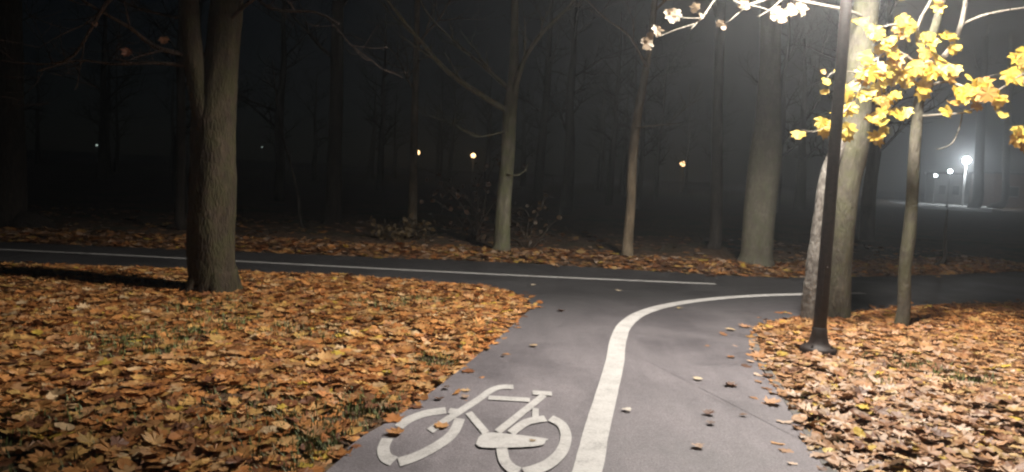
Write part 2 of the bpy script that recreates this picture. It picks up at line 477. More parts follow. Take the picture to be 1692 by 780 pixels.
# ------------------------------------------------------------------ leaves
def leaf_template(kind, curl, fold, seed):
    """a lobed maple leaf, about 1 unit across, stalk at -y; fan of triangles round the midrib"""
    r = random.Random(seed)
    if kind == 'maple':
        pol = [(-90,.30), (-62,.42), (-38,.52), (-25,.40), (-12,.47), (8,.62), (20,.42), (38,.45), (56,.63), (72,.45), (90,.68),
               (108,.45), (124,.63), (142,.45), (160,.42), (172,.62), (192,.47), (205,.40), (218,.52), (242,.42)]
    else:
        pol = [(-90,.42), (-60,.36), (-30,.36), (0,.38), (30,.40), (60,.46), (90,.62), (120,.46), (150,.40), (180,.38), (210,.36), (240,.36)]
    vs = [(0, -.02, 0)]
    for a, q in pol:
        q *= r.uniform(.88, 1.12); a = math.radians(a + r.uniform(-4, 4))
        vs.append((q*math.cos(a), q*math.sin(a), 0))
    out = []
    for x, y, z in vs:
        rr = math.hypot(x, y)
        z = fold * abs(x) + curl * rr * rr + r.uniform(-.05, .05) * (rr > .1)
        out.append((x, y, z))
    n = len(pol)
    fs = [(0, i+1, (i+1) % n + 1) for i in range(n)]
    # stalk
    b = len(out); st = pol[0][1]
    out += [(-.012, -st*.9, .0), (.012, -st*.9, .0), (.02, -st*.9-.32, .07)]
    fs.append((b, b+1, b+2))
    return np.array(out), np.array(fs)
TPL = [leaf_template('maple', c, f, i) for i, (c, f) in enumerate([(.12,.10), (.35,.0), (-.25,.12), (.5,.15), (.2,-.25), (.05,.35)])]
# withered ones: an oval leaf, a half-rolled maple leaf, a torn one
TPL += [leaf_template('oval', .15, .25, 21), leaf_template('oval', -.3, .1, 22), leaf_template('maple', .45, .12, 23), leaf_template('oval', .4, .25, 24)]
tv, tf = leaf_template('maple', .3, -.1, 25); TPL.append((tv, tf[[0, 1, 2, 3, 4, 5, 6, 7, 8, 9, 10, 11, 20]]))
N_TREE_LEAF = 6

BROWNS = np.array([(.52,.225,.07), (.62,.30,.105), (.45,.175,.052), (.66,.39,.16), (.24,.10,.044), (.56,.25,.08), (.63,.37,.12), (.48,.20,.066), (.60,.275,.09), (.34,.145,.055), (.55,.30,.14), (.18,.075,.036)])
TANS = np.array([(.44,.245,.13), (.52,.33,.205), (.37,.19,.085), (.56,.39,.27), (.18,.09,.052), (.43,.225,.10), (.50,.33,.14), (.30,.145,.07), (.48,.27,.13), (.60,.45,.34)])

def leaf_transforms(xy, z, size, tilt):
    n = len(xy)
    yaw = rng.uniform(0, 2*np.pi, n); th = np.abs(rng.normal(0, tilt, n)); ax = rng.uniform(0, 2*np.pi, n)
    cy, sy = np.cos(yaw), np.sin(yaw); z0 = np.zeros(n); o1 = np.ones(n)
    Rz = np.stack([np.stack([cy, -sy, z0], 1), np.stack([sy, cy, z0], 1), np.stack([z0, z0, o1], 1)], 1)
    kx, ky = np.cos(ax), np.sin(ax); c, s = np.cos(th), np.sin(th)
    Rt = np.stack([np.stack([c+kx*kx*(1-c), kx*ky*(1-c), ky*s], 1), np.stack([kx*ky*(1-c), c+ky*ky*(1-c), -kx*s], 1), np.stack([-ky*s, kx*s, c], 1)], 1)
    flip = np.where(rng.random(n) < .4, -1.0, 1.0)
    Rm = Rt @ Rz
    Rm[:, :, 2] *= flip[:, None]; Rm[:, :, 0] *= flip[:, None]
    return Rm * size[:, None, None], np.concatenate([xy, z[:, None]], 1)

def litter(name, xy, z, size, cols, tilt=.17):
    M_, T_ = leaf_transforms(xy, z, size, tilt)
    n = len(xy); which = rng.integers(0, len(TPL), n)
    V = []; F = []; C = []; off = 0
    for k, (tv, tf) in enumerate(TPL):
        ids = np.nonzero(which == k)[0]
        if not len(ids): continue
        vv = np.einsum('nij,vj->nvi', M_[ids], tv) + T_[ids][:, None, :]
        nv = len(tv)
        V.append(vv.reshape(-1, 3)); F.append((tf[None] + (np.arange(len(ids)) * nv)[:, None, None] + off).reshape(-1, 3))
        C.append(np.repeat(cols[ids], nv, axis=0)); off += nv * len(ids)
    V = np.concatenate(V); F = np.concatenate(F); C = np.concatenate(C)
    me = bpy.data.meshes.new(name)
    me.vertices.add(len(V)); me.vertices.foreach_set('co', V.ravel().astype(np.float32))
    me.loops.add(F.size); me.loops.foreach_set('vertex_index', F.ravel().astype(np.int32))
    me.polygons.add(len(F)); me.polygons.foreach_set('loop_start', np.arange(0, F.size, 3, dtype=np.int32))
    me.polygons.foreach_set('loop_total', np.full(len(F), 3, dtype=np.int32))
    at_ = me.color_attributes.new('leaf_colour', 'FLOAT_COLOR', 'POINT')
    at_.data.foreach_set('color', np.concatenate([C, np.ones((len(C), 1))], 1).astype(np.float32).ravel())
    me.update(calc_edges=True); me.materials.append(litter_mat)
    o = bpy.data.objects.new(name, me); col.objects.link(o); o['kind'] = 'stuff'
    return o

def pick_cols(n, pal, xy, yellow=.02):
    c = pal[rng.integers(0, len(pal), n)] * rng.uniform(.7, 1.15, (n, 1))
    yl = rng.random(n) < yellow; c[yl] = np.array([.60, .42, .07]) * rng.uniform(.8, 1.1, (yl.sum(), 1))
    return c

def in_view(xy, pad=0.0):
    """rough plan view of what this spot of the park shows"""
    return (np.abs(xy[:, 0]) < xy[:, 1] * .68 + .6 + pad) & (xy[:, 1] > 3.3 - pad)

GRASS_SPOTS = [(-2.834, 7.606, 0.500), (-2.525, 6.928, 0.350), (-2.892, 6.063, 0.500), (-1.722, 6.652, 0.400), (-1.337, 8.020, 0.350), (-0.976, 8.378, 0.300), (-1.534, 4.479, 0.450), (-1.050, 3.997, 0.400), (-0.920, 4.334, 0.350), (-0.833, 4.589, 0.300), (-0.883, 3.767, 0.350),
               (-2.672, 5.745, 0.400), (-2.396, 3.853, 0.600), (-2.443, 6.436, 0.300), (3.564, 6.218, 0.350), (3.288, 6.553, 0.300), (3.612, 6.048, 0.300), (-0.471, 6.004, 0.250), (-0.726, 4.825, 0.250), (2.709, 5.722, 0.200)]
def bare(xy):
    k = np.zeros(len(xy))
    for x, y, r in GRASS_SPOTS:
        k = np.maximum(k, np.exp(-((xy[:,0]-x)**2 + (xy[:,1]-y)**2) / (r*.8)**2))
    return k

def scatter(poly, line, box, dens, dens_out, spill, size, clear=.0):
    x0, x1, y0, y1 = box; n = int((x1-x0) * (y1-y0) * dens)
    xy = np.stack([rng.uniform(x0, x1, n), rng.uniform(y0, y1, n)], 1)
    ins = inside(poly, xy); d = edge_dist(line, xy)
    keep = ins & (rng.random(n) < np.clip(.55 + d * 2.5, 0, 1))
    keep |= (~ins) & (rng.random(n) < spill * np.exp(-d / .10)) & (d < .6)
    v = in_view(xy)
    keep &= v | (rng.random(n) < dens_out / dens)
    keep &= np.hypot(xy[:, 0] - 2.76, xy[:, 1] - 6.9) > .19
    keep &= rng.random(n) > bare(xy) * .72
    pn = np.array([noise.noise(Vector((a*1.4, b*1.4, 5))) for a, b in xy])
    keep &= rng.random(n) < np.clip(.95 + pn * .9, .25, 1)
    xy = xy[keep]; ins = ins[keep]
    z = np.where(ins, np.maximum(verge_z(line, xy), -.02), 0.0) + rng.uniform(.002, .028, len(xy)) * np.where(ins, 1, .3)
    return xy, z, ins

def place_single_leaves(parent, xy, z, size, cols, tilt=.3):
    M_, T_ = leaf_transforms(xy, z, size, tilt)
    for i in range(len(xy)):
        me = LEAF_MESH[int(rng.integers(0, len(LEAF_MESH)))]
        o = bpy.data.objects.new('leaf', me); col.objects.link(o)
        mm = Matrix([list(M_[i][r]) + [T_[i][r]] for r in range(3)] + [[0, 0, 0, 1]])
        o.parent = parent; o.matrix_world = mm; o.color = (*[float(q) for q in cols[i]], 1)

LEAF_MESH = []
for tv, tf in TPL:
    me = bpy.data.meshes.new('leaf'); me.from_pydata([tuple(p) for p in tv], [], [tuple(int(q) for q in f) for f in tf]); me.update()
    me.materials.append(single_leaf_mat); LEAF_MESH.append(me)
TREE_LEAF_MESH = []
for tv, tf in TPL[:N_TREE_LEAF]:
    me = bpy.data.meshes.new('leaf'); me.from_pydata([tuple(p) for p in tv], [], [tuple(int(q) for q in f) for f in tf]); me.update()
    me.materials.append(tree_leaf_mat); TREE_LEAF_MESH.append(me)

N_SINGLE = {'l': 170, 'r': 130}
for key, vg, poly, line, box, dens, dout, pal, lab in (
    ('l', verge_l, poly_l, LEFTV, (-13, 1.2, 2.0, 10.6), 950, 60, np.concatenate([BROWNS, BROWNS, TANS * [1.1, 1.05, .8]]), 'brown fallen leaves carpeting the grass round the forked tree'),
    ('r', verge_r, poly_r, RIGHTV, (1.2, 13, 2.0, 14), 900, 60, TANS, 'tan fallen leaves carpeting the ground round the dark lamp post')):
    xy, z, ins = scatter(poly, line, box, dens, dout, .08, None)
    n = len(xy); size = rng.uniform(.05, .125, n)
    cols = pick_cols(n, pal, xy, .02 if key == 'l' else .035)
    if key == 'r':
        far_r = np.clip((xy[:, 1] - 6.5) / 2.5, 0, 1)[:, None]
        cols = cols * (1 - far_r) + pick_cols(n, BROWNS, xy, .03) * far_r
    v = in_view(xy, -.1) & ins
    order = np.argsort(np.where(v, xy[:, 1] - z * 6, 1e9))
    near = order[:2600]; near = near[np.argsort(-(z[near] - verge_z(line, xy[near])))][:N_SINGLE[key]]
    rest = np.ones(n, bool); rest[near] = False
    place_single_leaves(vg, xy[near], z[near] + .012, np.maximum(size[near], .10), cols[near])
    o = litter('fallen_leaves', xy[rest], z[rest], size[rest], cols[rest]); tag(o, lab, 'fallen leaves')
xy, z, ins = scatter(poly_f, FARV, (-16, 11, 12.2, 20), 260, 40, .10, None)
keep = rng.random(len(xy)) < np.clip(1.5 - edge_dist(FARV, xy) * .75, .03, 1); xy, z = xy[keep], z[keep]
tag(litter('fallen_leaves', xy, z, rng.uniform(.09, .18, len(xy)), pick_cols(len(xy), np.concatenate([TANS, BROWNS]) * .85, xy, .02)), 'strip of fallen leaves along the far side of the crossing path', 'fallen leaves')

# grass tufts
def grass(name, spots, label):
    V = []; F = []
    for x, y, r, n, line in spots:
        for _ in range(n):
            a = random.uniform(0, 6.283); q = r * math.sqrt(random.random())
            bx, by = x + q*math.cos(a), y + q*math.sin(a)
            q_ = np.array([[bx, by]])
            if not inside(poly_l if line is LEFTV else poly_r, q_)[0] or edge_dist(line, q_)[0] < .05: continue
            bz = float(verge_z(line, q_)[0])
            h = random.uniform(.03, .07); w = random.uniform(.003, .006); yaw = random.uniform(0, 6.283); le = random.uniform(.1, .9) * h
            dx, dy = math.cos(yaw), math.sin(yaw); b = len(V)
            V += [(bx-dy*w, by+dx*w, bz), (bx+dy*w, by-dx*w, bz), (bx+dx*le*.4+dy*w*.7, by+dy*le*.4-dx*w*.7, bz+h*.65), (bx+dx*le*.4-dy*w*.7, by+dy*le*.4+dx*w*.7, bz+h*.65), (bx+dx*le, by+dy*le, bz+h)]
            F += [(b, b+1, b+2, b+3), (b+3, b+2, b+4)]
    o = mesh_obj(name, V, F, grass_blade); return tag(o, label, 'grass', kind='stuff')
sl = [(x, y, r, int(330 * r / .4), LEFTV) for x, y, r in GRASS_SPOTS if x < 1]
sl += [(p[0] - .2, p[1], .13, 14, LEFTV) for p in LEFT if 3 < p[1] < 7.5]
sr = [(x, y, r, int(200 * r / .4), RIGHTV) for x, y, r in GRASS_SPOTS if x > 1]
sr += [(p[0] + .1, p[1], .08, 8, RIGHTV) for p in RIGHT if 3 < p[1] < 6]
grass('grass', sl, 'short green grass poking through the leaves beside the bicycle symbol')
grass('grass', sr, 'sparse green grass poking through the leaves near the lamp post')

# ------------------------------------------------------------------ loose leaves lying on the path
for (x, y), c, s, lab in (
    ((-0.594, 4.320), (.42,.20,.07), .15, 'orange brown leaf lying across the wheel of the bicycle symbol'),
    ((1.319, 4.978), (.14,.07,.045), .12, 'dark curled leaf on the path right of the white line'),
    ((1.452, 5.863), (.62,.52,.36), .11, 'pale cream leaf on the path level with the lamp post foot'),
    ((0.790, 4.970), (.60,.55,.48), .10, 'small whitish leaf close beside the thick white line'),
    ((-0.146, 7.207), (.62,.42,.06), .12, 'yellow leaf at the edge of the path by the leaf carpet'),
    ((1.553, 4.989), (.16,.09,.05), .08, 'small brown leaf between the dark curled leaf and the verge'),
    ((0.235, 6.733), (.45,.32,.18), .12, 'tan leaf on the path above the handlebar of the bicycle symbol'),
    ((-0.021, 6.320), (.10,.06,.04), .08, 'tiny dark leaf near the left edge of the path'),
    ((0.323, 10.448), (.60,.50,.38), .14, 'pale leaf on the dark crossing path below its thin line'),
    ((1.433, 10.273), (.50,.42,.32), .13, 'dull leaf on the dark crossing path above the curve of the line'),
    ((1.994, 9.102), (.52,.40,.20), .12, 'tan leaf just below the curving white line'),
    ((2.269, 7.936), (.58,.42,.22), .15, 'tan leaf at the corner where the path meets the leafy verge'),
    ((1.102, 4.343), (.40,.28,.20), .11, 'flat tan leaf low on the path towards the camera'),
    ((1.281, 4.777), (.12,.07,.05), .09, 'dark leaf fragment just below the dark curled leaf'),
    ((0.171, 4.300), (.40,.30,.20), .06, 'small tan leaf on the chain guard of the bicycle symbol'),
    ((-0.251, 5.091), (.40,.28,.20), .09, 'pale brown leaf beside the handlebar stem of the bicycle symbol'),
    ((-0.399, 5.283), (.10,.06,.04), .09, 'dark leaf beyond the front wheel of the bicycle symbol')):
    mt_i = random.randrange(len(LEAF_MESH))
    o = bpy.data.objects.new('fallen_leaf', LEAF_MESH[mt_i]); col.objects.link(o)
    s *= .62; o.scale = (s, s, s * .7); o.location = (x, y, .013 - min(v.co.z for v in LEAF_MESH[mt_i].vertices) * s * .7); o.rotation_euler = (random.uniform(-.06, .06), random.uniform(-.06, .06), random.uniform(0, 6.28))
    o.color = (*c, 1); tag(o, lab, 'leaf', 'loose leaves lying on the path')

# ------------------------------------------------------------------ street lamp on the right verge
LX, LY = 2.76, 6.90
lamp = thing('street_lamp', 'tall dark street lamp on a flared foot at the edge of the path', 'street lamp', (LX, LY, 0))
LH = 4.6
mb = MB(); mb.lathe((0, 0, -.05), [(.058, 0), (.056, .5), (.053, 1.2), (.048, 2.6), (.042, LH - .1)], 20); mb.build('pole', pole_paint, lamp)
mb = MB(); mb.lathe((0, 0, 0), [(.155, -.05), (.155, .075), (.145, .088), (.11, .10), (.085, .13), (.07, .19), (.063, .26), (.0585, .265)], 24)
base = mb.build('base', pole_paint, lamp)
for k in range(4):
    a = math.pi/4 + k*math.pi/2; mb = MB(); mb.lathe((.122*math.cos(a), .122*math.sin(a), .086), [(.012, 0), (.012, .02), (.006, .021), (.006, .035)], 6)
    mb.build('bolt', pole_paint, base, False)
hm = MB(); hm.box((-.022, -.062, .55), (.022, -.05, .85)); hd = hm.build('access_door', pole_paint, lamp, False)
hm = MB(); hm.lathe((0, -.058, .80), [(.006, 0), (.006, .012), (.003, .013)], 8); hm.build('lock', grey_metal, hd, False)
head = MB(); head.lathe((0, 0, LH - .15), [(.06, 0), (.075, .02), (.075, .10), (.12, .14), (.10, .15)], 20); head.build('collar', pole_paint, lamp)
gl = MB(); gl.lathe((0, 0, LH), [(.10, 0), (.17, .05), (.21, .14), (.225, .22), (.215, .30), (.19, .34)], 28); gl.build('lantern_bowl', glow_white, lamp)
cp = MB(); cp.lathe((0, 0, LH + .345), [(.33, 0), (.335, .015), (.29, .06), (.18, .12), (.06, .15), (.03, .16), (.03, .2), (.0, .21)], 28); cp.build('cap', pole_paint, lamp)
ld = bpy.data.lights.new('lamp_light', 'SPOT'); ld.energy = LAMP_POWER; ld.color = (1, .93, .84); ld.shadow_soft_size = .28
ld.spot_size = math.radians(162); ld.spot_blend = 1.0
# street optics: the lantern throws more light sideways along the path than straight down
ld.use_nodes = True; lnt = ld.node_tree; em = lnt.nodes['Emission']
gi = node(lnt, 'ShaderNodeNewGeometry'); sz = node(lnt, 'ShaderNodeSeparateXYZ'); lnt.links.new(gi.outputs['Incoming'], sz.inputs[0])
cz = mth(lnt, 'MAXIMUM', mth(lnt, 'ABSOLUTE', sz.outputs['Z']), .38)
lnt.links.new(mth(lnt, 'POWER', cz, -1.85), em.inputs['Strength'])
lo = bpy.data.objects.new('lamp_light', ld); col.objects.link(lo); lo.parent = lamp; lo.location = (0, 0, LH - .32)

# ------------------------------------------------------------------ trees near the path
def bare_limbs(root, o, specs, mat, seed):
    """upper limbs: list of (start, direction, length, radius, level)"""
    rs = random.Random(seed)
    for st, d, L, r, lv in specs:
        b = MB(o); b.grow(st, d, L, r, lv, 7, 0.0, rs); b.build('branch', mat, root)

# the big forked tree on the left
o = Vector((-3.2, 8.45, 0)); t = thing('tree', 'thick mossy tree with a forked trunk on the leafy verge by the crossing path', 'tree', o)
mb = MB(o)
Y1 = 8.45
mb.tube([(-3.2, Y1, -.15), (-3.2, Y1, .0), (-3.2, Y1, .15), (-3.229, 8.450, 0.326), (-3.236, 8.450, 0.719), (-3.223, 8.450, 1.111), (-3.230, 8.450, 1.498), (-3.224, 8.450, 1.884), (-3.198, 8.450, 2.203), (-3.149, 8.450, 2.649), (-3.107, 8.450, 3.152), (-3.071, 8.450, 3.897), (-3.024, 8.450, 4.994)],
        [.30, .272, .255, .243, .243, .25, .225, .215, .20, .172, .165, .15, .12], 40, .05, .09, 3.0, 2.2)
mb.tube([(-3.227, 8.400, 1.657), (-3.293, 8.360, 1.938), (-3.373, 8.320, 2.369), (-3.429, 8.300, 2.797), (-3.453, 8.300, 3.165), (-3.497, 8.200, 3.921), (-3.572, 8.200, 4.860)], [.15, .13, .105, .095, .09, .08, .06], 24, .05, .09, 3.0, 5.0)
for a in (0.2, 1.5, 2.6, 3.9, 5.2):
    mb.tube([(o.x + .15*math.cos(a), o.y + .15*math.sin(a), .30), (o.x + .23*math.cos(a), o.y + .23*math.sin(a), .09), (o.x + .36*math.cos(a), o.y + .36*math.sin(a), -.04)], [.10, .08, .04], 10, .06, .12, 3, a)
mb.build('trunk', bark_mossy, t)
for pts, r in (([(-3.443, 8.300, 2.537), (-3.705, 8.100, 2.586), (-3.861, 7.900, 2.730), (-4.032, 7.700, 2.834), (-4.205, 7.500, 2.952)], .03),
               ([(-3.454, 8.300, 2.437), (-3.786, 8.200, 2.433), (-4.109, 8.100, 2.391), (-4.434, 8.000, 2.398), (-4.726, 7.800, 2.251)], .022),
               ([(-3.490, 8.200, 3.442), (-3.806, 7.900, 3.205), (-3.968, 7.700, 2.951), (-4.065, 7.600, 2.694), (-4.242, 7.600, 2.409), (-4.449, 7.600, 2.313), (-4.801, 7.600, 2.308), (-5.124, 7.600, 2.338)], .034),
               ([(-3.493, 8.300, 2.918), (-3.878, 8.400, 2.980), (-4.222, 8.400, 3.088), (-4.584, 8.400, 3.318)], .02),
               ([(-3.109, 8.400, 2.893), (-2.805, 8.200, 3.083), (-2.499, 8.000, 3.203)], .025),
               ([(-3.046, 8.400, 3.515), (-2.523, 7.900, 3.005), (-1.994, 7.700, 2.932), (-1.735, 7.600, 2.812)], .02)):
    b = MB(o); pos, rad = b.tube(pts, [r] + [r * .8, r * .62, r*.5, r*.42, r*.35, r*.28, r*.2][:len(pts)-1], 8, .08, .12, 6, r*100)
    rs = random.Random(int(r * 1e4))
    for i in range(3, len(pos), 4):
        d = (pos[i] - pos[i-1]).normalized()
        b.grow(pos[i], d * .7 + Vector((rs.uniform(-.8, .4), rs.uniform(-.8, .8), rs.uniform(-.5, .7))), rs.uniform(.3, .8), rad[i] * .55, 1, 5, 0, rs)
    b.build('branch', bark_twig, t)
bare_limbs(t, o, [((-3.023, 8.450, 4.934), (.3, -.2, 1), 3.2, .10, 2), ((-3.046, 8.450, 4.509), (.9, .3, .7), 3.0, .07, 2), ((-3.571, 8.200, 4.802), (-.4, .2, 1), 2.8, .055, 2), ((-3.527, 8.200, 4.275), (-.8, -.5, .6), 2.6, .05, 2)], bark_twig, 5)

def add_leaf(p, size, c, mesh=None, face=None, rs=random):
    o_ = bpy.data.objects.new('leaf', mesh or TREE_LEAF_MESH[rs.randrange(len(TREE_LEAF_MESH))]); col.objects.link(o_)
    if face is None: face = Vector((rs.uniform(-.6, .6), -1 + rs.uniform(-.2, .5), rs.uniform(-.1, .9)))
    f = face.normalized(); dn = Vector((rs.uniform(-.5, .5), rs.uniform(-.2, .2), 1)); y = (dn - f * dn.dot(f)).normalized(); x = y.cross(f)
    # the stalk points up, the lobes hang down
    mm = Matrix((-x * size, -y * size, f * size)).transposed().to_4x4(); mm.translation = p
    o_.matrix_basis = mm; o_.color = (*c, 1)
    return o_
# last withered leaves on the left tree's twigs
def root_leaf(root, p, size, c, rs=random):
    o_ = add_leaf(p, size, c, rs=rs); o_.parent = root
    o_.matrix_basis = Matrix.Translation(-root.location) @ o_.matrix_basis
    return o_
root_leaf(t, Vector((-3.882, 7.900, 2.493)), .10, (.45,.22,.15)); root_leaf(t, Vector((-3.636, 8.150, 2.664)), .10, (.45,.24,.14)); root_leaf(t, Vector((-4.047, 7.600, 2.701)), .06, (.4,.25,.18))

def lean_tree(label, base, pts, radii, mat, seed, rough=.06, seg=22, limbs=(), twigs=(), twig_mat=None, roots=True, group=None):
    o = Vector((base[0], base[1], 0)); t = thing('tree', label, 'tree', o, group); b = MB(o)
    zb = -.15
    b.tube([(o.x, o.y, zb), (o.x, o.y, .02)] + list(pts), [radii[0] * 1.55, radii[0] * 1.28] + list(radii), seg, .09, rough, 2.6, seed)
    b.build('trunk', mat, t)
    for p, r in twigs:
        q = MB(o); pos, rad = q.tube(p, [r * (1 - .75 * i / (len(p)-1)) for i in range(len(p))], 8, .1, .08, 5, seed)
        rs = random.Random(int(seed * 100) + len(p))
        for i in range(5, len(pos), 5):
            d = (pos[i] - pos[i-1]).normalized()
            q.grow(pos[i], d + Vector((rs.uniform(-.8, .8), rs.uniform(-.8, .8), rs.uniform(-.2, .8))), rs.uniform(.4, 1.1), rad[i] * .5, 1, 5, 0, rs)
        q.build('branch', twig_mat or mat, t)
    bare_limbs(t, o, limbs, twig_mat or mat, seed)
    return t

lean_tree('slender grey tree with long bare limbs spreading from mid height beyond the crossing path', (-.18, 14.26),
    [(-0.181, 14.260, 0.221), (-0.180, 14.260, 0.881), (-0.151, 14.260, 1.646), (-0.144, 14.260, 2.619), (-0.110, 14.260, 3.050), (-0.131, 14.300, 3.907), (-0.182, 14.300, 5.169), (-0.289, 14.300, 7.130)],
    [.15, .135, .13, .125, .11, .075, .06, .035], bark_grey, 1.7, .05, 24,
    twigs=[([(-0.152, 14.260, 2.565), (-0.608, 14.000, 2.787), (-1.227, 13.600, 3.148), (-1.712, 13.200, 3.626), (-2.181, 12.900, 4.145), (-2.629, 12.600, 4.800)], .06),
           ([(-0.138, 14.260, 2.941), (-0.654, 14.500, 3.375), (-1.190, 14.800, 3.808), (-1.795, 15.000, 4.390), (-2.223, 15.000, 5.252)], .05),
           ([(-0.102, 14.200, 2.884), (0.080, 14.000, 3.502), (0.388, 13.800, 3.950), (0.819, 13.600, 4.388), (1.222, 13.400, 5.005)], .055),
           ([(-0.189, 14.200, 2.226), (-0.418, 14.000, 2.141), (-0.694, 13.800, 2.077), (-0.880, 13.700, 2.146), (-1.064, 13.600, 2.225)], .018),
           ([(-0.140, 14.100, 1.452), (0.055, 14.000, 1.440), (0.179, 14.000, 1.532), (0.235, 14.000, 1.684)], .015)],
    limbs=[((-0.182, 14.300, 5.169), (.6, .5, 1), 3.0, .045, 2), ((-0.264, 14.300, 6.618), (-.5, -.4, 1), 2.6, .035, 2)])
lean_tree('thin slightly bent tree with tan bark between two larger trees across the path', (2.17, 14.6),
    [(2.154, 14.600, 0.249), (2.165, 14.600, 0.981), (2.151, 14.600, 1.762), (2.182, 14.600, 2.539), (2.282, 14.600, 3.421), (2.360, 14.600, 4.294), (2.368, 14.600, 5.368), (2.295, 14.600, 7.370)],
    [.10, .085, .085, .08, .07, .055, .05, .03], bark_tan, 3.3, .07, 20,
    twigs=[([(2.153, 14.500, 2.399), (2.392, 14.300, 2.443), (2.643, 14.200, 2.471), (2.891, 14.100, 2.499)], .014),
           ([(2.282, 14.500, 3.517), (1.902, 14.200, 3.988), (1.436, 14.000, 4.243), (0.978, 13.800, 4.590)], .03)],
    limbs=[((2.368, 14.600, 5.368), (.5, -.5, 1), 2.2, .03, 2), ((2.368, 14.600, 4.510), (.8, .3, .8), 2.0, .025, 2)])
lean_tree('stout smooth grey tree with a swollen lower trunk across the path', (4.46, 14.31),
    [(4.465, 14.310, 0.223), (4.460, 14.310, 0.886), (4.477, 14.310, 1.545), (4.491, 14.310, 2.091), (4.486, 14.310, 2.740), (4.454, 14.310, 3.597), (4.404, 14.310, 4.550), (4.352, 14.310, 5.806), (4.260, 14.310, 7.858)],
    [.285, .285, .29, .275, .22, .19, .18, .16, .11], bark_smooth, 6.1, .05, 32,
    limbs=[((4.352, 14.310, 5.806), (-.7, -.3, .9), 3.4, .08, 2), ((4.295, 14.310, 6.837), (.8, .4, .8), 3.2, .07, 2), ((4.268, 14.310, 7.757), (.1, .2, 1), 3, .09, 2)])

# the double-stemmed tree behind the lamp post
o = Vector((3.58, 8.72, 0)); t = thing('tree', 'two-stemmed tree with a rough pale stem and a smooth stem just behind the lamp post', 'tree', o)
b = MB(o)
b.tube([(3.70, 8.72, -.15), (3.673, 8.720, 0.020), (3.664, 8.720, 0.293), (3.657, 8.720, 0.632), (3.657, 8.720, 1.037), (3.666, 8.740, 1.506), (3.709, 8.760, 1.975), (3.735, 8.800, 2.508), (3.752, 8.850, 3.042), (3.782, 8.900, 3.578), (3.792, 8.950, 4.503), (3.767, 9.000, 5.677)],
       [.17, .145, .135, .125, .125, .14, .165, .15, .14, .135, .115, .08], 30, .06, .06, 3, 4.4)
b.build('trunk', bark_stem, t)
b = MB(o)
b.tube([(3.36, 8.66, -.15), (3.347, 8.660, 0.015), (3.345, 8.660, 0.287), (3.358, 8.660, 0.625), (3.357, 8.660, 0.893), (3.370, 8.660, 1.228), (3.417, 8.680, 1.562), (3.483, 8.700, 1.830), (3.573, 8.740, 2.067)],
       [.12, .095, .09, .10, .075, .075, .085, .08, .07], 26, .045, .20, 6, 8.8)
tag(b.build('stem', bark_pale, t), 'rough pale grey stem with knobs')
bare_limbs(t, o, [((3.772, 9.000, 5.614), (.2, .3, 1), 2.6, .07, 2), ((3.806, 9.000, 4.909), (.9, .2, .7), 2.6, .05, 2), ((3.790, 8.950, 4.374), (-.6, .6, .8), 2.4, .045, 2)], bark_stem, 21)
# its low branch reaching over the path, with withered leaves
tw = MB(o)
def twig(mb_, pts, r, r1=None):
    n = len(pts) - 1; r1 = r1 or r * .45
    return mb_.tube(pts, [r + (r1 - r) * i / n for i in range(n + 1)], 7, .05, .12, 9, r * 300)
twig(tw, [(3.751, 8.850, 3.370), (3.430, 8.500, 3.363), (3.078, 8.200, 3.335), (2.725, 7.900, 3.303), (2.422, 7.700, 3.291), (2.084, 7.500, 3.154), (1.914, 7.400, 3.169)], .020, .010)
twig(tw, [(2.725, 7.900, 3.303), (2.537, 7.800, 3.364), (2.181, 7.600, 3.392), (1.776, 7.300, 3.184), (1.628, 7.200, 2.996), (1.482, 7.100, 2.822)], .014, .006)
twig(tw, [(1.638, 7.200, 3.007), (1.542, 7.150, 2.897), (1.374, 7.100, 2.827), (1.184, 7.050, 2.736)], .010, .004)
twig(tw, [(2.084, 7.500, 3.154), (2.002, 7.450, 3.074), (1.916, 7.400, 2.994), (1.847, 7.400, 2.936)], .008, .003)
twig(tw, [(2.480, 7.700, 3.283), (2.342, 7.600, 3.154), (2.188, 7.500, 3.048)], .008, .003)
twig(tw, [(1.604, 7.200, 2.952), (1.458, 7.150, 2.936), (1.324, 7.100, 2.941)], .006, .003)
twig(tw, [(2.084, 7.500, 3.154), (2.238, 7.500, 3.128), (2.401, 7.500, 3.070)], .007, .003)
brl = tw.build('branch', bark_light_twig, t)
rs = random.Random(4)
def branch_leaf(branch, p, size, c, rs_, face=None):
    o_ = add_leaf(Vector(p), size, c, face=face, rs=rs_); o_.parent = branch
    o_.matrix_basis = Matrix.Translation(-branch.parent.location) @ o_.matrix_basis
for p in [(1.084, 7.050, 2.710), (1.116, 7.000, 2.745), (1.115, 7.100, 2.688), (1.303, 7.100, 2.934), (1.359, 7.150, 2.973), (1.265, 7.050, 2.959), (1.580, 7.150, 2.963), (1.848, 7.400, 2.925), (1.806, 7.350, 2.947), (2.073, 7.500, 3.143), (2.030, 7.450, 3.152), (2.374, 7.550, 3.123),
          (2.401, 7.500, 3.070), (2.470, 7.600, 3.126), (2.334, 7.500, 3.055), (2.546, 7.700, 3.184), (2.652, 7.800, 3.244), (2.606, 7.750, 3.162), (2.731, 7.900, 3.233), (2.415, 7.500, 3.026), (1.171, 7.000, 2.789), (1.543, 7.200, 3.045)]:
    g = rs.uniform(.85, 1.1); branch_leaf(brl, p, rs.uniform(.06, .125), (.30*g, .225*g, .15*g), rs)

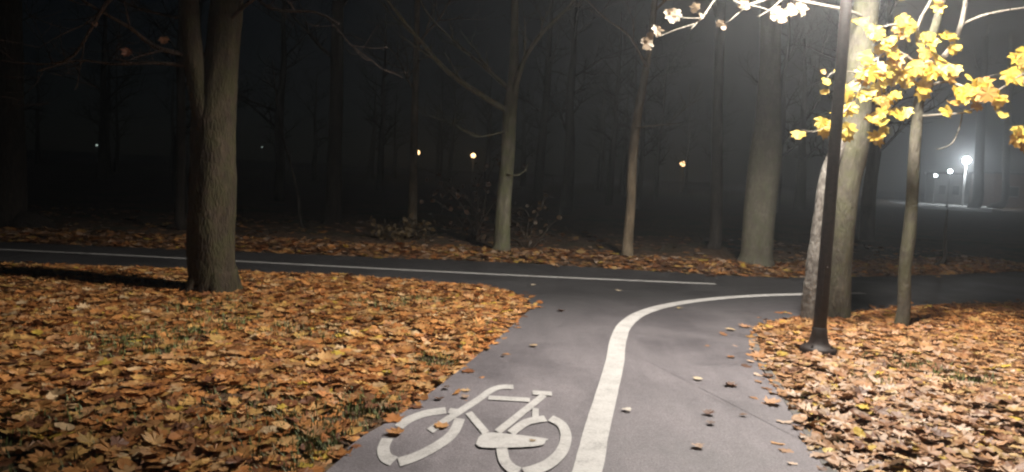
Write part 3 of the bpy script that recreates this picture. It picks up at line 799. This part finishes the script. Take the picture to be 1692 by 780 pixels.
tw = MB(o)  # extra bough above the view, added to shade the near left corner
twig(tw, [(3.792, 8.950, 4.503), (3.204, 8.200, 4.417), (2.431, 7.200, 4.147), (1.687, 6.400, 3.830), (1.080, 5.900, 3.540), (0.522, 5.500, 3.300)], .03, .006)
twig(tw, [(1.687, 6.400, 3.830), (1.395, 6.100, 3.535), (1.097, 5.900, 3.285), (0.765, 5.700, 3.169)], .012, .004)
shade_bough = tw.build('branch', bark_twig, t)
rs = random.Random(14); src = Vector((2.76, 6.9, 4.28))
for _ in range(20):  # leaves set between lamp and that corner so their shadows darken it
    g_ = Vector((rs.uniform(-3.4, -1.15), rs.uniform(2.6, 4.35), 0))
    if g_.y > 4.45 - .55 * (g_.x + 3.2): continue
    k = rs.uniform(.66, .76); p = g_ + (src - g_) * k; g = rs.uniform(.7, 1.1)
    branch_leaf(shade_bough, p, rs.uniform(.11, .16), (.34*g, .17*g, .07*g), rs, face=Vector((.6 + rs.uniform(-.4, .4), .3 + rs.uniform(-.4, .4), .6)))

# the young maple with yellow leaves
o = Vector((4.18, 8.30, 0)); t = thing('tree', 'young maple with bright yellow leaves on its low branches, rising from the leafy verge', 'tree', o)
b = MB(o)
b.tube([(4.18, 8.3, -.1), (4.18, 8.3, .03), (4.191, 8.300, 0.256), (4.169, 8.300, 0.644), (4.179, 8.300, 1.030), (4.177, 8.300, 1.413), (4.162, 8.300, 1.792), (4.153, 8.300, 2.232), (4.157, 8.300, 2.544), (4.172, 8.300, 2.855), (4.241, 8.320, 3.108), (4.309, 8.350, 3.363), (4.369, 8.400, 3.685), (4.382, 8.400, 4.419), (4.350, 8.400, 5.080)],
       [.10, .08, .068, .062, .066, .058, .058, .055, .052, .047, .042, .04, .037, .03, .022], 20, .06, .10, 4, 1.2)
b.build('trunk', bark_stem, t)
def ybranch(paths):
    q = MB(o)
    for pts, r, r1 in paths: twig(q, pts, r, r1)
    return q.build('branch', bark_light_twig, t)
b1 = ybranch([([(4.164, 8.300, 2.606), (4.265, 8.250, 2.791), (4.387, 8.200, 2.985), (4.437, 8.150, 3.209), (4.435, 8.100, 3.439), (4.395, 8.000, 3.767)], .036, .018), ([(4.449, 8.150, 3.210), (4.549, 8.100, 3.265), (4.632, 8.000, 3.297), (4.900, 7.900, 3.343), (5.175, 7.800, 3.353)], .014, .007)])
b2 = ybranch([([(4.155, 8.300, 2.282), (4.284, 8.200, 2.293), (4.438, 8.000, 2.305), (4.568, 7.900, 2.357)], .016, .006), ([(4.451, 8.000, 2.299), (4.434, 8.000, 2.154), (4.343, 7.950, 1.990), (4.176, 7.900, 1.927)], .008, .003)])
b3 = ybranch([([(4.164, 8.300, 2.743), (3.953, 8.200, 2.861), (3.747, 8.100, 2.897), (3.506, 7.950, 2.774), (3.339, 7.800, 2.541), (3.173, 7.650, 2.287), (2.943, 7.500, 2.094), (2.758, 7.400, 2.006), (2.626, 7.350, 2.019)], .018, .003),
              ([(3.386, 7.850, 2.608), (3.143, 7.700, 2.618), (2.944, 7.600, 2.573), (2.878, 7.550, 2.434)], .007, .003), ([(3.534, 7.950, 2.799), (3.564, 7.900, 2.534), (3.591, 7.850, 2.294), (3.541, 7.800, 2.052)], .008, .003)])
b4 = ybranch([([(4.188, 8.300, 2.886), (4.026, 8.200, 3.077), (4.003, 8.100, 3.239), (4.043, 8.000, 3.428), (4.073, 8.000, 3.752)], .022, .012), ([(4.040, 8.200, 3.127), (3.814, 8.100, 3.170), (3.560, 8.000, 3.110), (3.394, 7.950, 3.034)], .009, .004)])
b5 = ybranch([([(4.157, 8.300, 2.544), (4.293, 8.100, 2.621), (4.430, 7.900, 2.546), (4.582, 7.700, 2.503), (4.675, 7.500, 2.628), (4.800, 7.400, 2.705)], .016, .005), ([(4.702, 7.500, 2.646), (4.728, 7.400, 2.313), (4.671, 7.350, 2.002)], .006, .003), ([(4.553, 7.700, 2.502), (4.598, 7.650, 2.327), (4.610, 7.600, 2.255)], .004, .002), ([(4.443, 7.900, 2.541), (4.658, 8.000, 2.669), (4.834, 8.100, 2.726)], .006, .003)])
rs = random.Random(9)
def yellow(branch, items, n=3, spread=.07):
    for p, s in items:
        for k in range(n if s > .1 else 1):
            q = Vector(p) + Vector((rs.uniform(-1, 1), rs.uniform(-1.5, 1.5), rs.uniform(-1, 1))) * (spread if k else .01)
            g = rs.uniform(.8, 1.08); h = rs.uniform(0, 1)
            branch_leaf(branch, q, s * rs.uniform(.68, .98), (.60*g, (.40 + .07*h)*g, (.05 + .05*h)*g) if rs.random() > .14 else (.42*g, .24*g, .06*g), rs)
yellow(b3, [((2.601, 7.350, 1.979), .15), ((2.880, 7.550, 2.406), .11), ((2.896, 7.550, 2.492), .10), ((3.018, 7.650, 2.617), .08), ((2.885, 7.600, 2.593), .08)], 1)
yellow(b3, [((2.909, 7.500, 2.086), .17), ((3.180, 7.700, 2.459), .17), ((3.170, 7.650, 2.258), .17), ((3.179, 7.650, 2.074), .16), ((3.366, 7.800, 2.572), .18), ((3.416, 7.900, 2.786), .18), ((3.480, 7.850, 2.200), .14), ((3.381, 7.800, 2.397), .16), ((3.561, 7.900, 2.563), .18),
            ((3.693, 7.900, 2.422), .17), ((3.748, 7.900, 2.282), .17), ((3.586, 7.850, 2.353), .16), ((3.515, 7.800, 2.016), .15), ((3.551, 7.800, 2.141), .15), ((3.667, 8.050, 2.915), .18), ((3.736, 8.050, 2.751), .18), ((3.543, 7.950, 2.687), .17), ((3.837, 8.100, 2.641), .15)])
yellow(b4, [((3.425, 7.950, 3.089), .15), ((3.503, 7.950, 3.022), .13), ((3.803, 8.100, 3.158), .16), ((3.911, 8.100, 3.187), .15), ((3.836, 8.100, 3.063), .12), ((3.663, 8.000, 2.967), .15), ((4.068, 8.100, 3.062), .15), ((4.097, 8.000, 3.366), .14), ((4.132, 8.000, 3.309), .10), ((3.744, 8.000, 3.408), .12), ((3.618, 8.000, 2.929), .15)])
yellow(b1, [((4.135, 8.100, 3.006), .17), ((4.264, 8.100, 3.060), .17), ((4.360, 8.100, 2.944), .15), ((4.082, 8.100, 2.907), .17), ((4.222, 8.100, 2.853), .17), ((4.032, 8.100, 2.784), .18), ((4.011, 8.150, 2.692), .17), ((4.108, 8.100, 2.691), .17), ((4.299, 8.100, 2.682), .17), ((4.116, 8.150, 2.551), .19), ((3.974, 8.150, 2.617), .15), ((4.140, 8.000, 2.704), .16)])
yellow(b2, [((4.481, 7.950, 2.321), .10)], 1)
yellow(b5, [((4.417, 7.850, 2.511), .17), ((4.342, 7.950, 2.505), .16), ((4.395, 7.900, 2.420), .15), ((4.469, 7.850, 2.590), .14), ((4.516, 7.700, 2.523), .18), ((4.571, 7.700, 2.445), .17), ((4.307, 7.950, 2.372), .14), ((4.520, 7.900, 2.367), .13), ((4.618, 7.600, 2.631), .15), ((4.674, 7.500, 2.589), .17), ((4.662, 7.550, 2.796), .16), ((4.703, 7.500, 2.747), .16), ((4.641, 7.350, 2.073), .16), ((4.685, 7.350, 1.975), .15)])
yellow(b5, [((4.568, 7.650, 2.337), .07), ((4.609, 7.600, 2.261), .10)], 1)
bare_limbs(t, o, [((4.353, 8.400, 5.050), (.2, .1, 1), 1.8, .02, 2), ((4.374, 8.400, 4.297), (-.5, .6, .9), 1.6, .018, 2)], bark_grey, 31)

# fainter trees further back, each where it stands
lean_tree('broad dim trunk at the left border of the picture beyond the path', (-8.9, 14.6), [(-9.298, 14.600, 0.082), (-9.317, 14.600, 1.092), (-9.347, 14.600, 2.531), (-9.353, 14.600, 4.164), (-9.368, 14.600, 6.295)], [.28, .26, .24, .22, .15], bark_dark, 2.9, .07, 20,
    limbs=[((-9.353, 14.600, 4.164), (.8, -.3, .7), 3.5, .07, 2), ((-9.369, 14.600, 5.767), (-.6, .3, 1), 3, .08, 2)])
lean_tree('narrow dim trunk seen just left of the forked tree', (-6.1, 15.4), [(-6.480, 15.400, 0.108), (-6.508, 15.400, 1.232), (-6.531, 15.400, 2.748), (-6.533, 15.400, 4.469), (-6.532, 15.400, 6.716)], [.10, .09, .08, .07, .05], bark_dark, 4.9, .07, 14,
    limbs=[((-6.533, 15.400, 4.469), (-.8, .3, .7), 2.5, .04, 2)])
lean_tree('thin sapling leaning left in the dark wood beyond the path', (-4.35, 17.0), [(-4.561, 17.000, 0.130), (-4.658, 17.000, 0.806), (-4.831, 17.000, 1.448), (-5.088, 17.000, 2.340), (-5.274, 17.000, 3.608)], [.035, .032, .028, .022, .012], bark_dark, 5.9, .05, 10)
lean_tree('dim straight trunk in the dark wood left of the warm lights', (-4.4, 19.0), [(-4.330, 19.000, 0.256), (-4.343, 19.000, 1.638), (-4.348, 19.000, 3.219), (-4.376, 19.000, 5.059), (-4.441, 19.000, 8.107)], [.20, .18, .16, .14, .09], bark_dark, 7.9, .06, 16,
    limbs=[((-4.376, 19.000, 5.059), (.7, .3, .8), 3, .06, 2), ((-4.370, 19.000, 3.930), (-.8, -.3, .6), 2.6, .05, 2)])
lean_tree('slim trunk standing behind the low bush under a warm light', (-2.45, 18.8), [(-2.401, 18.800, 0.216), (-2.408, 18.800, 1.155), (-2.435, 18.800, 2.583), (-2.457, 18.800, 4.275), (-2.525, 18.800, 7.447)], [.12, .105, .09, .075, .05], bark_tan, 3.9, .06, 14,
    limbs=[((-2.457, 18.800, 4.275), (.6, -.3, .8), 2.6, .04, 2), ((-2.448, 18.800, 3.291), (-.7, .3, .8), 2.2, .035, 2)])
lean_tree('dim trunk between the thin bent tree and the stout grey tree', (4.3, 17.0), [(4.398, 17.000, 0.202), (4.333, 17.000, 1.505), (4.251, 17.000, 3.049), (4.178, 17.000, 4.821), (4.089, 17.000, 7.180)], [.14, .125, .11, .10, .07], bark_dark, 8.3, .06, 14,
    limbs=[((4.178, 17.000, 4.821), (-.6, .3, .9), 2.8, .05, 2)])
lean_tree('thin dim sapling beyond the path just right of the young maple trunk', (8.4, 15.6), [(8.592, 15.600, 0.170), (8.571, 15.600, 0.531), (8.561, 15.600, 0.892), (8.569, 15.600, 1.192)], [.045, .035, .022, .008], bark_dark, 9.3, .06, 10)
lean_tree('dark trunk standing next to the bright white far lamp', (52.4, 90), [(52.739, 90.000, 1.264), (52.513, 90.000, 5.029), (52.194, 90.000, 11.137), (51.821, 90.000, 19.179)], [.55, .5, .42, .35], bark_dark, 1.3, .06, 14,
    limbs=[((52.007, 90.000, 15.173), (-.6, .3, .8), 3, .12, 2), ((51.821, 90.000, 19.179), (.4, .2, 1), 2, .14, 2)])
lean_tree('dark trunk in front of the far brown wall', (57.5, 95), [(58.892, 95.000, 1.044), (58.606, 95.000, 5.379), (58.253, 95.000, 12.539), (57.764, 95.000, 21.011)], [.42, .4, .34, .25], bark_dark, 1.9, .06, 12,
    limbs=[((58.253, 95.000, 12.539), (.6, .3, .8), 4, .1, 2)])

# the unlit wood: one tree shaped four ways, copied with its parts
protos = []
for k in range(4):
    rs = random.Random(50 + k)
    r0 = rs.uniform(.14, .26); h = rs.uniform(9, 13)
    tr = MB(); pts = [(0, 0, -.2)]; x = y = 0
    for i in range(1, 8):
        x += rs.uniform(-.12, .12); y += rs.uniform(-.12, .12); pts.append((x, y, h * i / 7))
    pos, rad = tr.tube(pts, [r0 * (1.25 - 1.1 * i / 7) for i in range(8)], 12, .5, .06, 1.5, k)
    cr_ = MB()
    for i in range(5, len(pos) - 1, 1):
        a = rs.uniform(0, 6.28); cr_.grow(pos[i], (math.cos(a), math.sin(a), rs.uniform(.4, 1)), rs.uniform(1.6, 3.0), rad[i] * .4, 2, 4, 0, rs)
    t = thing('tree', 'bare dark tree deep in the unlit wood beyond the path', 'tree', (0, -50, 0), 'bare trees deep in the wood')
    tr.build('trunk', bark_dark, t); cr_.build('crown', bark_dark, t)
    protos.append((t, list(t.children)))
rs = random.Random(3); spots = []
LIGHT_DIRS = [-.124, -.054, .211, .567]
tries = 0
while len(spots) < 44 and tries < 4000:
    tries += 1
    y = 19 + 75 * rs.random() ** 1.3; x = rs.uniform(-.75, .75) * y
    if any(abs(x / y - d) < .012 + .25 / y for d in LIGHT_DIRS): continue
    if .50 < x / y < .66: continue
    if y < 60 and any(math.dist((x, y), s) < 2.2 for s in spots): continue
    spots.append((x, y))
spots += [(-14.2, 93), (-9.5, 97), (-3.2, 92), (-7.4, 90), (19.0, 88), (23.5, 95)]
for i, (x, y) in enumerate(spots):
    t, ch = protos[i % 4]
    if i >= 4:
        n_ = t.copy(); col.objects.link(n_)
        for c in ch:
            q = c.copy(); col.objects.link(q); q.parent = n_
        t = n_
    t.location = (x, y, -.06); t.rotation_euler = (0, 0, rs.uniform(0, 6.28)); s = rs.uniform(.8, 1.2); t.scale = (s, s, s)

# ------------------------------------------------------------------ shrubs beyond the path
def shrub(label, c, w, h, nst, nleaf, lc, ls, seed):
    rs = random.Random(seed); o = Vector(c); t = thing('shrub', label, 'shrub', o); tips = []
    for k in range(nst):
        b = MB(o); a = rs.uniform(0, 6.28); L = h * rs.uniform(.7, 1.15)
        d = Vector((math.cos(a) * w / h, math.sin(a) * .5, 1)); p = o + Vector((rs.uniform(-.1, .1), rs.uniform(-.1, .1), -.05)); pts = [p]
        for i in range(6):
            d = d + Vector((rs.uniform(-.25, .25), rs.uniform(-.2, .2), rs.uniform(-.3, .05))); p = p + d.normalized() * L / 6; pts.append(p)
        pos, rad = b.tube(pts, [.012, .011, .010, .008, .006, .005, .003], 5, .1)
        for i in range(3, len(pos), 3):
            b.grow(pos[i], Vector((rs.uniform(-1, 1), rs.uniform(-1, 1), rs.uniform(-.2, .8))), rs.uniform(.15, .4), .004, 0, 4, 0, rs)
        b.build('stem', stem_mat, t); tips += pos[2:]
    n = nleaf; base = np.array([tips[rs.randrange(len(tips))] for _ in range(n)]); base += rng.normal(0, .09, base.shape)
    cols = np.array(lc) * rng.uniform(.6, 1.2, (n, 1))
    f = litter('foliage', base[:, :2] - np.array(o)[:2], base[:, 2], rng.uniform(ls*.7, ls*1.2, n), cols, 1.1)
    f.parent = t
    return t
shrub('low spreading bush with pale yellowish leaves at the far edge of the path', (-2.15, 15.6, 0), .75, .75, 11, 260, (.15, .105, .05), .10, 3)
shrub('taller sparse bush with a few reddish leaves left of the slender grey tree', (-.75, 16.2, 0), .7, 2.1, 8, 170, (.09, .05, .03), .09, 4)
shrub('small leafy bush hugging the foot of the slender grey tree', (.3, 15.1, 0), .4, 1.2, 5, 80, (.09, .06, .035), .09, 5)

# ------------------------------------------------------------------ far lamps, buildings
def park_lamp(label, p, r, gm, group='distant lit lamps', rp=.06, head_kind=0):
    t = thing('park_lamp', label, 'lamp', (p[0], p[1], -.06), group); z = p[2] + .06
    b = MB(); b.lathe((0, 0, 0), [(.14, 0), (.14, .25), (rp, .35), (rp*.8, z - r - .05)], 10); b.build('post', grey_metal, t)
    b = MB(); b.lathe((0, 0, z - r - .08), [(.08, 0), (.12, .06), (.10, .1)], 10); b.build('collar', pole_paint, t)
    b = MB(); n = 8; b.lathe((0, 0, z), [(r * math.cos(a) + .002, r * math.sin(a)) for a in [math.radians(-80 + 160 * i / n) for i in range(n + 1)]], 14); b.build('globe', gm, t)
    b = MB(); b.lathe((0, 0, z + r * .9), [(r * .6, 0), (r * .5, .06), (.03, .12)], 12); b.build('cap', pole_paint, t)
    return t
park_lamp('warm lit lamp above the low bush, left one of the close pair', (-12.416, 100.000, 3.345), .30, glow_warm)
park_lamp('warm lit lamp just left of the slender grey tree, right one of the close pair', (-5.379, 100.000, 3.307), .30, glow_warm)
park_lamp('warm lit lamp right of the thin bent tree', (20.013, 95.000, 3.427), .33, glow_warm)
park_lamp('tiny dim lamp left of the two warm lights', (-25.134, 150.000, 3.494), .16, glow_warm)
park_lamp('bright white lamp in the distance on the right', (56.715, 100.000, 5.721), .42, glow_far_white, rp=.16)
park_lamp('small white lamp lower left of the bright white lamp', (46.573, 85.000, 3.844), .20, glow_far_small)
park_lamp('smallest white lamp, farthest along the lit avenue', (58.317, 110.000, 3.852), .18, glow_far_small)
park_lamp('faint greenish light deep in the wood on the left', (-63.526, 120.000, 2.444), .16, glow_faint)
park_lamp('faint white dot of light right of the forked tree', (-44.887, 140.000, 3.703), .12, glow_faint)

# lit paved clearing on the right, a little above the path
pv = [(37.5, 72), (43, 71), (63, 104), (74, 128), (64, 136), (50, 105)]
tag(sheet('pavement', pv, -.03, pale_plaster), kind='structure')

def hut(name, label, x0, x1, y0, y1, h, wall, wins, doorx=None):
    t = thing(name, label, 'building', ((x0+x1)/2, y0, 0)); o = Vector(t.location)
    b = MB(o); b.box((x0, y0, -.06), (x1, y1, h)); b.build('wall', wall, t, False)
    b = MB(o); b.box((x0-.3, y0-.3, h + .004), (x1+.3, y1+.3, h + .28)); b.build('roof', dark_roof, t, False)
    for wx, wz, ww, wh in wins:
        b = MB(o); b.box((wx, y0-.05, wz), (wx+ww, y0-.003, wz+wh)); w = b.build('window', pale_plaster, t, False)
        b = MB(o); b.box((wx+.08, y0-.08, wz+.08), (wx+ww-.08, y0-.053, wz+wh-.08)); b.build('pane', dark_glass, w, False)
    return t
hut('building', 'low brown building wall at the right border, far behind the trees', 69, 95, 114, 120, 4.6, brown_brick, [(71 + 3.2*k, 1.4, 1.6, 1.5) for k in range(7)])
hut('building', 'small pale building beyond the bright white lamp', 69, 73.4, 130, 133, 4.6, pale_plaster, [(69.6, 1.2, 1.2, 1.6), (71.8, 1.2, 1.2, 1.6)])

# ------------------------------------------------------------------ mist added to stand in for lens glare round the lamps
def glare_haze_box():
    me_o = MB(); me_o.box((-160, -20, -1.0), (160, 185, 26)); h = me_o.build('glare_haze', None, None, False)
    mt = bpy.data.materials.new('glare_haze'); mt.use_nodes = True; nt = mt.node_tree; nt.nodes.clear()
    out = nt.nodes.new('ShaderNodeOutputMaterial'); v = nt.nodes.new('ShaderNodeVolumePrincipled')
    v.inputs['Color'].default_value = (.86, .90, .94, 1); v.inputs['Density'].default_value = .005; v.inputs['Anisotropy'].default_value = .82
    v.inputs['Density Attribute'].default_value = ''
    nt.links.new(v.outputs[0], out.inputs['Volume'])
    mt.cycles.homogeneous_volume = True
    h.data.materials.append(mt)
    tag(h, 'thin mist added for the lens glare round the lamps', 'mist', kind='stuff')
glare_haze_box()
